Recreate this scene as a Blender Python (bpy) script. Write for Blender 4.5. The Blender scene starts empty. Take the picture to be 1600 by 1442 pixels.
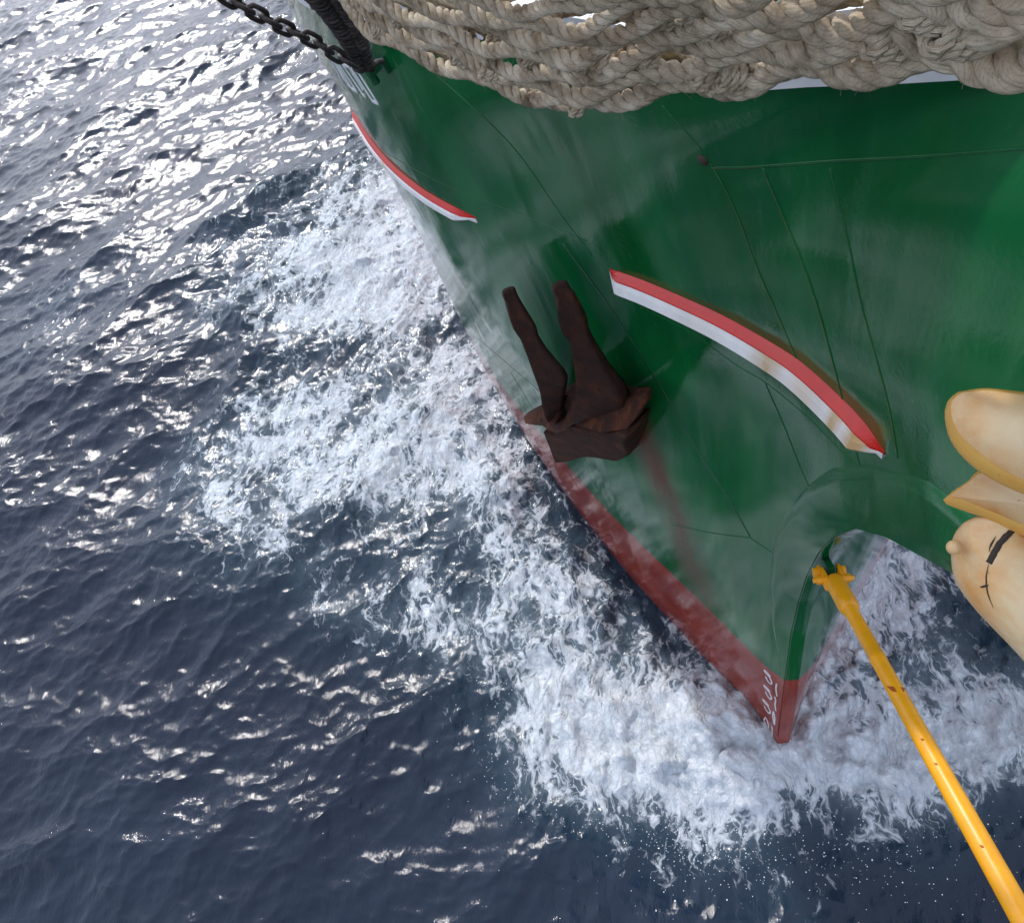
import bpy, bmesh, math, random
import numpy as np
from mathutils import Vector, Matrix
from mathutils.bvhtree import BVHTree

random.seed(7); rng = np.random.default_rng(7)
C = bpy.context.scene.collection
SC = bpy.context.scene

# ------------------------------------------------------------------ camera
# ship axes: x forward, y to port, z up, origin on the stem at the waterline (metres)
F_PX = 1200.0; W_PX, H_PX = 1600.0, 1442.0; CX, CY = 800.0, 721.0
def camera_matrix():
    d = np.array([1135 - CX, -(1590 - CY), -F_PX]); up = -d / np.linalg.norm(d)
    v = np.array([0, 0, -1.0]); fw = v - v.dot(up) * up; fw /= np.linalg.norm(fw)
    rt = np.cross(fw, up)
    A = np.array([rt, fw, up]); c, s = math.cos(4.395), math.sin(4.395)
    return np.array([[c, s, 0], [-s, c, 0], [0, 0, 1.0]]) @ A
RM = camera_matrix(); CAM = np.array([1.73, -.66, 6.5])
cam_d = bpy.data.cameras.new("camera"); cam = bpy.data.objects.new("camera", cam_d); C.objects.link(cam)
m4 = Matrix([[*RM[0], CAM[0]], [*RM[1], CAM[1]], [*RM[2], CAM[2]], [0, 0, 0, 1]])
cam.matrix_world = m4
cam_d.sensor_fit = 'HORIZONTAL'; cam_d.sensor_width = 36; cam_d.lens = 36 * F_PX / W_PX
cam_d.clip_start = .02; cam_d.clip_end = 6000
SC.camera = cam

# ------------------------------------------------------------------ light
SUN_AZ, SUN_EL = math.radians(-150), math.radians(38.5)
SC.view_settings.view_transform = 'Standard'; SC.view_settings.look = 'None'
SC.cycles.sample_clamp_indirect = 6
SC.view_settings.gamma = 1; SC.view_settings.use_curve_mapping = False
SC.view_settings.exposure = 0.34
world = bpy.data.worlds.new("World"); SC.world = world; world.use_nodes = True
wn = world.node_tree.nodes; wl = world.node_tree.links
for n in list(wn): wn.remove(n)
sky = wn.new('ShaderNodeTexSky'); sky.sky_type = 'NISHITA'; sky.sun_disc = False
sky.sun_elevation = SUN_EL; sky.sun_rotation = math.pi / 2 - SUN_AZ
sky.air_density = 1.0; sky.dust_density = 2.4; sky.ozone_density = 1.5
bg = wn.new('ShaderNodeBackground'); bg.inputs[1].default_value = .15
wo = wn.new('ShaderNodeOutputWorld')
tc = wn.new('ShaderNodeTexCoord')
cn = wn.new('ShaderNodeTexNoise'); cn.inputs['Scale'].default_value = 2.2; cn.inputs['Detail'].default_value = 6
cr = wn.new('ShaderNodeMapRange'); cr.inputs[1].default_value = .3; cr.inputs[2].default_value = .7; cr.inputs[3].default_value = .3; cr.inputs[4].default_value = .75
cm = wn.new('ShaderNodeMix'); cm.data_type = 'RGBA'
cm.inputs['B'].default_value = (7.6, 8.1, 9.5, 1)
wl.new(tc.outputs['Generated'], cn.inputs['Vector']); wl.new(cn.outputs['Fac'], cr.inputs[0])
wl.new(cr.outputs[0], cm.inputs['Factor']); hs = wn.new('ShaderNodeHueSaturation'); hs.inputs['Saturation'].default_value = .6; wl.new(sky.outputs[0], hs.inputs['Color'])
ct = wn.new('ShaderNodeMix'); ct.data_type = 'RGBA'; ct.blend_type = 'MULTIPLY'; ct.inputs['Factor'].default_value = 1; ct.inputs['B'].default_value = (.92, .98, 1.14, 1)
wl.new(hs.outputs[0], ct.inputs['A']); wl.new(ct.outputs['Result'], cm.inputs['A'])
wl.new(cm.outputs['Result'], bg.inputs[0]); wl.new(bg.outputs[0], wo.inputs[0])
sun_d = bpy.data.lights.new("sun", 'SUN'); sun_d.energy = 2.2; sun_d.angle = math.radians(2.2); sun_d.color = (1, .97, .93)
sun = bpy.data.objects.new("sun", sun_d); C.objects.link(sun)
sdir = Vector((math.cos(SUN_AZ) * math.cos(SUN_EL), math.sin(SUN_AZ) * math.cos(SUN_EL), math.sin(SUN_EL)))
sun.rotation_euler = sdir.to_track_quat('Z', 'Y').to_euler(); sun.location = (0, 0, 30)

# ------------------------------------------------------------------ helpers
def ray(px, py): return RM @ np.array([px - CX, -(py - CY), -F_PX])
def at_z(px, py, z): d = ray(px, py); return CAM + (z - CAM[2]) / d[2] * d
def at_y(px, py, y): d = ray(px, py); return CAM + (y - CAM[1]) / d[1] * d
def at_d(px, py, dist): d = ray(px, py); return CAM + d / np.linalg.norm(d) * dist

def link_mesh(name, me, mat, parent=None, smooth=True):
    o = bpy.data.objects.new(name, me); C.objects.link(o)
    if mat is not None:
        for m in (mat if isinstance(mat, (list, tuple)) else [mat]): me.materials.append(m)
    if smooth: me.shade_smooth()
    if parent is not None: o.parent = parent
    return o
def pydata(name, v, f, mat, parent=None, smooth=True):
    me = bpy.data.meshes.new(name); me.from_pydata([tuple(map(float, p)) for p in v], [], f); me.update()
    return link_mesh(name, me, mat, parent, smooth)
def from_bm(name, bm, mat, parent=None, smooth=True):
    me = bpy.data.meshes.new(name); bm.normal_update(); bm.to_mesh(me); bm.free()
    return link_mesh(name, me, mat, parent, smooth)
def thing(name, label, cat, loc=(0, 0, 0), group=None):
    o = bpy.data.objects.new(name, None); C.objects.link(o); o.location = loc
    o['label'] = label; o['category'] = cat
    if group: o['group'] = group
    return o
def tag(o, **k):
    for a, b in k.items(): o[a] = b
    return o
def pchip(xs, ys, x):
    xs = np.asarray(xs, float); ys = np.asarray(ys, float)
    if xs[0] > xs[-1]: xs, ys = xs[::-1], ys[::-1]
    h = np.diff(xs); d = np.diff(ys) / h; m = np.zeros_like(ys)
    m[1:-1] = np.where(d[:-1] * d[1:] > 0, 2 * d[:-1] * d[1:] / (d[:-1] + d[1:] + 1e-12), 0)
    m[0], m[-1] = d[0], d[-1]
    i = np.clip(np.searchsorted(xs, x) - 1, 0, len(h) - 1); t = (x - xs[i]) / h[i]
    return ((2*t**3-3*t**2+1)*ys[i] + (t**3-2*t**2+t)*h[i]*m[i] + (-2*t**3+3*t**2)*ys[i+1] + (t**3-t**2)*h[i]*m[i+1])
def smooth_path(pts, n):
    p = np.asarray(pts, float); s = np.r_[0, np.cumsum(np.linalg.norm(np.diff(p, axis=0), axis=1))]
    t = np.linspace(0, s[-1], n); out = np.zeros((n, p.shape[1]))
    m = np.zeros_like(p); m[1:-1] = (p[2:] - p[:-2]) / (s[2:] - s[:-2])[:, None]
    m[0] = (p[1] - p[0]) / (s[1] - s[0]); m[-1] = (p[-1] - p[-2]) / (s[-1] - s[-2])
    i = np.clip(np.searchsorted(s, t) - 1, 0, len(s) - 2); h = (s[i + 1] - s[i]); u = ((t - s[i]) / h)[:, None]; h = h[:, None]
    return (2*u**3-3*u**2+1)*p[i] + (u**3-2*u**2+u)*h*m[i] + (-2*u**3+3*u**2)*p[i+1] + (u**3-u**2)*h*m[i+1]
def frames(path):
    T = np.gradient(path, axis=0); T /= np.linalg.norm(T, axis=1)[:, None]
    N = np.zeros_like(T); a = np.array([0, 0, 1.0]); 
    if abs(T[0] @ a) > .9: a = np.array([0, 1.0, 0])
    n = a - (a @ T[0]) * T[0]
    for i in range(len(T)):
        n = n - (n @ T[i]) * T[i]; n /= np.linalg.norm(n); N[i] = n
    return T, N, np.cross(T, N)
def tube(path, rad, sides=8, cap=True):
    path = np.asarray(path, float); T, N, B = frames(path); n = len(path)
    rad = np.broadcast_to(np.asarray(rad, float), (n,))
    a = np.linspace(0, 2 * np.pi, sides, endpoint=False)
    V = path[:, None, :] + rad[:, None, None] * (np.cos(a)[None, :, None] * N[:, None, :] + np.sin(a)[None, :, None] * B[:, None, :])
    F = [(i*sides+j, i*sides+(j+1) % sides, (i+1)*sides+(j+1) % sides, (i+1)*sides+j) for i in range(n-1) for j in range(sides)]
    if cap: F += [tuple(range(sides))[::-1], tuple((n-1)*sides+j for j in range(sides))]
    return V.reshape(-1, 3), F
def join(parts):
    V, F, o = [], [], 0
    for v, f in parts:
        V.append(np.asarray(v, float)); F += [tuple(i + o for i in q) for q in f]; o += len(v)
    return np.vstack(V), F
def add_box(bm, c, s, rot=None):
    r = bmesh.ops.create_cube(bm, size=1)
    for v in r['verts']:
        p = Vector((v.co.x*s[0], v.co.y*s[1], v.co.z*s[2]))
        if rot is not None: p = rot @ p
        v.co = p + Vector(c)
    return r['verts']
def add_cyl(bm, p0, p1, r0, r1=None, seg=20):
    p0, p1 = Vector(p0), Vector(p1); d = p1 - p0
    r = bmesh.ops.create_cone(bm, cap_ends=True, segments=seg, radius1=r0, radius2=r0 if r1 is None else r1, depth=d.length)
    q = d.to_track_quat('Z', 'Y').to_matrix()
    for v in r['verts']: v.co = q @ v.co + (p0 + p1) / 2
    return r['verts']

# ------------------------------------------------------------------ materials
def mat(name):
    m = bpy.data.materials.new(name); m.use_nodes = True
    return m, m.node_tree, m.node_tree.nodes['Principled BSDF']
def nd(nt, t, **k):
    n = nt.nodes.new(t)
    for a, b in k.items():
        if a in ('Scale', 'Detail', 'Roughness', 'Distortion', 'Strength', 'Distance', 'Randomness', 'Lacunarity'): n.inputs[a].default_value = b
        else: setattr(n, a, b)
    return n
def ramp(nt, src, stops):
    r = nt.nodes.new('ShaderNodeValToRGB'); e = r.color_ramp.elements
    while len(e) < len(stops): e.new(.5)
    for i, (p, c) in enumerate(stops):
        e[i].position = p; e[i].color = (*c, 1) if len(c) == 3 else c
    nt.links.new(src, r.inputs[0]); return r.outputs[0]
def rng_(nt, src, a, b, c=0, d=1, smooth=False):
    n = nt.nodes.new('ShaderNodeMapRange'); nt.links.new(src, n.inputs[0])
    for i, v in zip((1, 2, 3, 4), (a, b, c, d)): n.inputs[i].default_value = v
    if smooth: n.interpolation_type = 'SMOOTHSTEP'
    return n.outputs[0]
def mixc(nt, fac, a, b):
    n = nt.nodes.new('ShaderNodeMix'); n.data_type = 'RGBA'
    for s, k in ((fac, 'Factor'), (a, 'A'), (b, 'B')):
        if isinstance(s, (int, float)): n.inputs[k].default_value = s
        elif isinstance(s, tuple): n.inputs[k].default_value = (*s, 1)
        else: nt.links.new(s, n.inputs[k])
    return n.outputs['Result']
def mth(nt, op, a, b=None, clamp=False):
    n = nt.nodes.new('ShaderNodeMath'); n.operation = op; n.use_clamp = clamp
    for i, s in enumerate((a, b)):
        if s is None: continue
        if isinstance(s, (int, float)): n.inputs[i].default_value = s
        else: nt.links.new(s, n.inputs[i])
    return n.outputs[0]
def coords(nt, scale=(1, 1, 1), rot=(0, 0, 0), loc=(0, 0, 0), kind='Object'):
    t = nt.nodes.new('ShaderNodeTexCoord'); m = nt.nodes.new('ShaderNodeMapping')
    m.inputs['Scale'].default_value = scale; m.inputs['Rotation'].default_value = rot; m.inputs['Location'].default_value = loc
    nt.links.new(t.outputs[kind], m.inputs[0]); return m.outputs[0]
def noise(nt, vec, scale, detail=4, rough=.5, dist=0):
    n = nd(nt, 'ShaderNodeTexNoise', Scale=scale, Detail=detail, Roughness=rough, Distortion=dist)
    nt.links.new(vec, n.inputs['Vector']); return n.outputs['Fac']
def bump(nt, h, strength, dist, prev=None):
    b = nd(nt, 'ShaderNodeBump', Strength=strength, Distance=dist); nt.links.new(h, b.inputs['Height'])
    if prev is not None: nt.links.new(prev, b.inputs['Normal'])
    return b.outputs[0]

def paint_mat(name, col, rough=.3, wear=None, spec=.5, bumpd=.0008):
    m, nt, p = mat(name); v = coords(nt)
    c = mixc(nt, rng_(nt, noise(nt, v, 9, 6, .6), .35, .7), tuple(x * .82 for x in col), col)
    if wear: c = mixc(nt, rng_(nt, noise(nt, v, 4, 8, .65, .4), .56, .72, 0, .8), c, wear)
    nt.links.new(c, p.inputs['Base Color']); p.inputs['Roughness'].default_value = rough
    p.inputs['Specular IOR Level'].default_value = spec
    if rough == .32: pass
    nt.links.new(bump(nt, noise(nt, v, 30, 5), .5, bumpd), p.inputs['Normal'])
    return m

def hull_material():
    m, nt, p = mat("hull_paint")
    v = coords(nt)
    vs = coords(nt, (1, 1, .16))
    sep = nt.nodes.new('ShaderNodeSeparateXYZ'); nt.links.new(v, sep.inputs[0])
    green = mixc(nt, rng_(nt, noise(nt, vs, 3.2, 7, .6), .3, .72), (.003, .074, .017), (.006, .134, .034))
    green = mixc(nt, rng_(nt, noise(nt, coords(nt, (1, 1, .05)), 9, 5, .6), .55, .75, 0, .2), green, (.02, .19, .08))
    green = mixc(nt, rng_(nt, noise(nt, coords(nt, (1, 1, .5)), 1.7, 5, .55), .50, .525, 0, .28), green, (.003, .082, .034))
    green = mixc(nt, rng_(nt, noise(nt, coords(nt, (1, 1, .03)), 26, 4, .65), .62, .72, 0, .12), green, (.08, .20, .12))
    red = mixc(nt, rng_(nt, noise(nt, v, 2.6, 7, .6), .35, .7), (.19, .024, .014), (.30, .055, .034))
    zz = mth(nt, 'ADD', sep.outputs['Z'], mth(nt, 'MULTIPLY', noise(nt, v, 14, 3), .012))
    f = rng_(nt, zz, 1.400, 1.412)
    c = mixc(nt, f, red, green)
    at = nt.nodes.new('ShaderNodeAttribute'); at.attribute_name = 'stain'
    rn = rng_(nt, noise(nt, coords(nt, (1, 1, .3)), 7, 7, .65), .3, .7)
    sf = mth(nt, 'MULTIPLY', at.outputs['Fac'], mth(nt, 'ADD', mth(nt, 'MULTIPLY', rn, .7), .45), True)
    c = mixc(nt, sf, c, (.10, .036, .018))
    # small chips and scuffs
    ch = noise(nt, v, 46, 6, .7); big = rng_(nt, noise(nt, v, 1.3, 3), .5, .7)
    c = mixc(nt, mth(nt, 'MULTIPLY', rng_(nt, ch, .68, .72), mth(nt, 'MULTIPLY', big, .7)), c, (.02, .035, .025))
    nt.links.new(c, p.inputs['Base Color'])
    r = rng_(nt, noise(nt, vs, 4, 6, .6), .3, .75, .04, .12)
    nt.links.new(mth(nt, 'ADD', r, mth(nt, 'MULTIPLY', sf, .25)), p.inputs['Roughness'])
    p.inputs['Specular IOR Level'].default_value = .13
    # plating: slack panels between frames, slight drag marks, brush and roller grain
    b = bump(nt, noise(nt, coords(nt, (1.9, 1.9, .32)), 2.0, 2, .4), 1, .009)
    b = bump(nt, noise(nt, coords(nt, (1, 1, .12), (0, .25, 0)), 7, 3, .5), .8, .0018, b)
    b = bump(nt, noise(nt, v, 60, 4, .6), .35, .0012, b)
    nt.links.new(b, p.inputs['Normal'])
    return m
M_HULL = hull_material()
M_WHITE = paint_mat("white_paint", (.74, .76, .78), .35, None)
M_RUSTWHITE = paint_mat("weathered_white_paint", (.86, .86, .85), .32, None)
_nt = M_RUSTWHITE.node_tree; _p = _nt.nodes['Principled BSDF']
_at = _nt.nodes.new('ShaderNodeAttribute'); _at.attribute_name = 'stain'
_src = _p.inputs['Base Color'].links[0].from_socket
_rn = rng_(_nt, noise(_nt, coords(_nt), 9, 6, .6), .2, .7)
_nt.links.new(mixc(_nt, mth(_nt, 'MULTIPLY', _at.outputs['Fac'], mth(_nt, 'ADD', _rn, .2), True), _src, (.55, .36, .16)), _p.inputs['Base Color'])
M_RED = paint_mat("red_paint", (.66, .018, .010), .3, None)
M_YELLOW = paint_mat("yellow_paint", (.84, .37, .005), .38, (.70, .26, .008), .5, .0012)
M_YRUST = paint_mat("chipped_rust", (.42, .10, .01), .6)
M_DECK = paint_mat("deck_paint", (.10, .17, .13), .55)
M_GREEN = paint_mat("green_paint", (.015, .10, .045), .3)
M_SEAM = paint_mat("seam_paint", (.003, .068, .022), .4)

def rust_material():
    m, nt, p = mat("rusty_iron"); v = coords(nt, kind='Object')
    c = ramp(nt, noise(nt, v, 9, 9, .72), [(.28, (.016, .009, .007)), (.5, (.034, .014, .009)), (.66, (.075, .024, .010)), (.8, (.085, .052, .038))])
    nt.links.new(c, p.inputs['Base Color']); p.inputs['Roughness'].default_value = .75; p.inputs['Specular IOR Level'].default_value = .2
    b = bump(nt, noise(nt, v, 30, 8, .7), 1, .012); nt.links.new(b, p.inputs['Normal'])
    return m
M_RUST = rust_material()
M_RUST2 = M_RUST.copy(); M_RUST2.name = "orange_rust"
for _n in M_RUST2.node_tree.nodes:
    if _n.type == 'VALTORGB':
        for _e, _c in zip(_n.color_ramp.elements, ((.014, .007, .005), (.042, .014, .007), (.115, .032, .010), (.09, .05, .035))): _e.color = (*_c, 1)
def chain_material():
    m, nt, p = mat("black_iron"); v = coords(nt)
    c = ramp(nt, noise(nt, v, 22, 6, .6), [(.35, (.010, .008, .009)), (.55, (.03, .022, .018)), (.72, (.09, .07, .06))])
    nt.links.new(c, p.inputs['Base Color']); p.inputs['Roughness'].default_value = .6
    nt.links.new(bump(nt, noise(nt, v, 60, 5), .9, .004), p.inputs['Normal']); return m
M_CHAIN = chain_material()

def rope_material():
    m, nt, p = mat("hemp_rope"); v = coords(nt)
    sep = nt.nodes.new('ShaderNodeSeparateXYZ'); nt.links.new(v, sep.inputs[0])
    old = rng_(nt, sep.outputs['X'], .2, 1.0)
    new = ramp(nt, noise(nt, v, 12, 7, .65), [(.3, (.58, .41, .25)), (.45, (.85, .69, .49)), (.7, (.93, .84, .67))])
    wea = ramp(nt, noise(nt, v, 16, 7, .7), [(.32, (.15, .115, .07)), (.48, (.46, .38, .27)), (.68, (.76, .67, .52))])
    c = mixc(nt, old, wea, new)
    c = mixc(nt, rng_(nt, noise(nt, v, 34, 5, .7), .55, .72, 0, .45), c, (.88, .80, .66))
    c = mixc(nt, rng_(nt, noise(nt, v, 5, 4, .6), .55, .75, 0, .5), c, (.40, .27, .16))
    nt.links.new(c, p.inputs['Base Color']); p.inputs['Roughness'].default_value = .9
    p.inputs['Specular IOR Level'].default_value = .15
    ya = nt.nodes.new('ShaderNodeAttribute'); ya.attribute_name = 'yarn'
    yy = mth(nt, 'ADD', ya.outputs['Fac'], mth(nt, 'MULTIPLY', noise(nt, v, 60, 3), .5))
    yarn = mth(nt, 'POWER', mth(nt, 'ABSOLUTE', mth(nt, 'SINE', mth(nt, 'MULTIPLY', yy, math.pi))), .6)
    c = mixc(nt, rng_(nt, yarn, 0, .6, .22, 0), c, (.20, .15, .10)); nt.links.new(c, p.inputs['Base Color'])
    b = bump(nt, yarn, .7, .0009)
    b = bump(nt, noise(nt, v, 190, 5, .7), .8, .003, b)
    b = bump(nt, noise(nt, v, 480, 3, .6), .6, .0018, b)
    nt.links.new(b, p.inputs['Normal']); return m
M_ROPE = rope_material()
def wood_material(name, a, b_, c_):
    m, nt, p = mat(name); v = coords(nt)
    vv = coords(nt, (1, .6, 2.2), (.3, .5, .2))
    c = ramp(nt, noise(nt, vv, 3.4, 8, .62, .8), [(.3, a), (.52, b_), (.72, c_)])
    c = mixc(nt, rng_(nt, noise(nt, v, 90, 3, .6), .73, .76, 0, .7), c, (.12, .09, .06))
    at = nt.nodes.new('ShaderNodeAttribute'); at.attribute_name = 'edge'
    ef = mth(nt, 'MULTIPLY', at.outputs['Fac'], rng_(nt, noise(nt, coords(nt), 11, 7, .65), .35, .65))
    c = mixc(nt, ef, c, (.66, .30, .07))
    c = mixc(nt, rng_(nt, noise(nt, coords(nt, (1, 1, 1), (.5, .2, 0)), 6, 9, .7, .6), .50, .72, 0, .8), c, (.66, .33, .11))
    nt.links.new(c, p.inputs['Base Color']); p.inputs['Roughness'].default_value = .42
    nt.links.new(bump(nt, noise(nt, v, 26, 6, .6), .5, .003), p.inputs['Normal']); return m
M_CREAM = wood_material("cream_painted_wood", (.68, .52, .30), (.80, .62, .36), (.76, .36, .09))
M_OCHRE = wood_material("ochre_painted_wood", (.62, .34, .07), (.70, .40, .09), (.66, .25, .04))
M_CRACK = paint_mat("dark_crack", (.05, .035, .025), .8)

# ------------------------------------------------------------------ water: sheet, bow wave and foam
FOAM = """450 250 .12;530 270 .3;590 290 .5;400 320 .12;480 310 .4;560 310 .6;600 340 .65;380 370 .2;430 350 .5;520 360 .72;600 370 .75
300 400 .08;200 390 .14;390 420 .55;450 400 .62;550 420 .75;630 430 .8;80 485 .5;30 480 .1;130 490 .1;330 450 .05;390 460 .75;450 470 .65;550 470 .72;650 470 .7
340 520 .04;400 510 .45;470 520 .38;550 520 .6;650 520 .5;690 520 .3;340 570 0;400 560 .1;480 560 .25;560 560 .25;640 560 .62;690 560 .35;730 580 .3
330 620 .1;400 620 .62;450 620 .52;550 620 .55;610 600 .4;660 590 .9;720 620 .3;760 650 .2;350 660 .3;410 650 .85;480 660 .66;560 650 .65;640 650 .82;700 650 .88;760 660 .4
280 720 .1;340 720 .5;420 710 .62;500 700 .6;600 700 .66;680 690 .92;750 700 .6;790 700 .2;830 740 .1
270 770 .2;330 760 .5;400 760 .55;480 760 .5;560 760 .5;640 750 .4;700 750 .5;760 740 .55;800 760 .65;850 790 .1
240 800 .05;300 790 .3;380 800 .36;470 800 .35;560 800 .35;640 790 .3;700 790 .35;745 780 .6;810 800 .92;870 820 .15
230 850 0;300 840 .2;400 850 .4;500 850 .3;600 840 .3;700 850 .35;780 860 .5;840 840 .9;885 870 .5;915 870 .1
300 890 .04;380 880 .35;480 900 .25;580 880 .4;680 900 .3;780 900 .4;850 900 .62;900 910 .65;960 930 .25
400 950 .05;480 940 .4;550 930 .45;620 940 .4;700 950 .25;780 960 .35;860 950 .6;930 950 .62;990 970 .3
420 1010 0;500 1000 .03;600 985 .4;660 1000 .35;720 1010 .6;790 1020 .6;860 1010 .78;940 1010 .62;1000 1010 .35;1050 1030 .3
500 1060 0;600 1050 .03;680 1060 .15;740 1060 .55;820 1060 .68;900 1060 .68;980 1050 .72;1050 1060 .5;1100 1080 .5
600 1130 0;700 1120 .02;770 1110 .55;840 1100 .82;920 1100 .82;1000 1100 .78;1080 1100 .88;1150 1120 .9
680 1180 0;730 1160 .02;790 1160 .6;860 1150 .92;940 1160 .92;1030 1150 .94;1120 1150 1
740 1230 0;800 1210 .25;860 1210 .82;930 1200 .96;1000 1200 .96;1100 1200 1;1200 1200 1;1300 1190 1;1400 1200 1;1500 1190 .97;1590 1180 .75
800 1270 0;850 1255 .08;910 1240 .65;960 1240 .72;1050 1250 .92;1120 1260 1;1190 1250 1;1240 1235 .78;1300 1235 .66;1380 1245 .75;1440 1265 .85;1500 1240 .75;1560 1240 .1;1600 1230 .1
900 1300 0;960 1290 .02;1010 1285 .15;1060 1290 .25;1120 1300 .5;1170 1295 .3;1220 1290 .12;1300 1295 .1;1400 1305 .12;1460 1300 .2;1500 1300 .08;1560 1300 0;1600 1290 0
1060 1340 0;1120 1345 .02;1180 1350 .02;1250 1390 .28;1300 1350 .06;1340 1410 .1;1400 1370 .02;1500 1370 0;1600 1370 0;1000 1350 .02;900 1380 0;800 1340 0;1100 1420 .04;1200 1440 .1;1300 1440 .06;1450 1440 0;1600 1440 0
1260 1110 .8;1280 1150 .94;1350 1150 1;1450 1150 1;1560 1130 1;1300 1100 .72;1370 1105 .4;1355 1080 .3;1450 1100 .66;1540 1090 .82;1330 1050 .75;1290 1050 .6;1420 1060 .5;1500 1050 .6;1580 1050 .5
1350 1000 .75;1420 980 .85;1480 960 .5;1390 900 .7;1440 900 .75;1480 880 .3;1420 860 .65;1530 980 .1;1570 1000 .08;1500 1010 .12;1440 1030 .2;1400 1020 .25;1600 960 .1;1650 1100 .7;1700 1200 .5;1700 1000 .3
0 0 0;150 0 0;300 0 0;450 0 0;0 120 0;150 120 0;300 120 0;450 120 0;0 240 0;120 240 0;240 240 0;340 240 .02;440 190 .02;510 200 .05;0 360 0;100 340 0;200 330 0;300 320 .02
0 440 .03;60 430 .03;150 440 .02;250 460 .03;0 540 0;100 550 0;200 540 0;300 540 0;0 640 0;100 650 0;200 640 0;280 630 0;0 740 0;100 740 0;190 740 0;0 840 0;90 860 0;160 840 0;0 940 0;100 950 0;200 940 0;300 960 0
0 1060 0;120 1060 0;240 1060 0;360 1070 0;0 1180 0;120 1180 0;240 1180 0;360 1180 0;480 1180 0;0 1300 0;150 1300 0;300 1300 0;450 1290 0;560 1230 0;600 1320 0;700 1300 0;0 1430 0;200 1430 0;400 1430 0;600 1430 0;750 1430 0"""
def ocean_fields(N=1024, L=18.0):
    k1 = np.fft.fftfreq(N, L / N) * 2 * np.pi; KX, KY = np.meshgrid(k1, k1, indexing='ij'); K = np.hypot(KX, KY); K[0, 0] = 1
    w = np.radians(-152); wx, wy = np.cos(w), np.sin(w)
    def spec(Lp, sp, kc):
        cosf = (KX * wx + KY * wy) / K
        return np.exp(-1 / (K * Lp) ** 2) / K ** 4 * (np.abs(cosf) ** sp + .06) * np.exp(-(K / kc) ** 2)
    r = np.random.default_rng(11)
    h = (r.normal(size=(N, N)) + 1j * r.normal(size=(N, N)))
    out = []
    for Lp, sp, kc in ((.75, 2, 60), (.11, 1.2, 120), (.035, 1.0, 170)):
        H = h * np.sqrt(spec(Lp, sp, kc)); H[0, 0] = 0
        z = np.fft.ifft2(H).real; s = z.std(); h = (r.normal(size=(N, N)) + 1j * r.normal(size=(N, N)))
        dx = np.fft.ifft2(-1j * KX / K * H).real; dy = np.fft.ifft2(-1j * KY / K * H).real
        out.append((z / s, dx / s, dy / s))
    # turbulence for the churned water: ridged, isotropic
    tb = []
    for kp, kc in ((3, 80), (8, 200)):
        H = h * np.exp(-(kp / K) ** 2) / K ** 1.7 * np.exp(-(K / kc) ** 2); H[0, 0] = 0
        z = np.fft.ifft2(H).real; tb.append(z / z.std()); h = np.roll(h, 77, 0)
    return out, tb, L, N
def sample(Fd, L, N, x, y):
    u = (x / L % 1) * N; v = (y / L % 1) * N; i = np.floor(u).astype(int); j = np.floor(v).astype(int); a = u - i; b = v - j
    i %= N; j %= N; i1 = (i + 1) % N; j1 = (j + 1) % N
    return Fd[i, j]*(1-a)*(1-b) + Fd[i1, j]*a*(1-b) + Fd[i, j1]*(1-a)*b + Fd[i1, j1]*a*b
def seg_dist(x, y, poly):
    best = np.full(x.shape, 1e9); side = np.zeros(x.shape)
    for (ax, ay), (bx, by) in zip(poly[:-1], poly[1:]):
        dx, dy = bx - ax, by - ay; t = np.clip(((x - ax) * dx + (y - ay) * dy) / (dx * dx + dy * dy), 0, 1)
        ex, ey = x - ax - t * dx, y - ay - t * dy; d = np.hypot(ex, ey); m = d < best
        best[m] = d[m]; side[m] = (dx * ey - dy * ex)[m]
    return best, np.sign(side)
FP = []
for tok in FOAM.replace('\n', ';').split(';'):
    a, b, d = map(float, tok.split()); p = at_z(a, b, 0); dist = np.linalg.norm(p - CAM); FP.append((p[0], p[1], d, .030 * dist * (dist / 6.5) ** .35))
FP = np.array(FP)
def foam_density(x, y):
    num = np.zeros(x.shape, np.float32); den = np.full(x.shape, 2e-3, np.float32)
    x = x.astype(np.float32); y = y.astype(np.float32)
    for px, py, d, s in FP:
        q = ((x - px) ** 2 + (y - py) ** 2) / (2 * (s * 1.25) ** 2)
        m = q < 14
        w = np.exp(-q[m]); num[m] += w * d; den[m] += w
    return num / den
def axis(lo, hi, c, fine, grow):
    a = [c]; s = fine
    while a[-1] < hi: a.append(a[-1] + fine)
    b = [c]
    while b[-1] > lo:
        s = fine * (1 + grow * max(0, abs(b[-1] - c) - 1.0)); b.append(b[-1] - s)
    return np.array(b[::-1][:-1] + a)
GX = axis(-24, 1.9, 1.0, .0145, .16); GY = np.r_[axis(-19, 2.6, 0.0, .0145, .16), np.arange(2.62, 6, .03)]
FLD, TB, LO, NO = ocean_fields()
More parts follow.
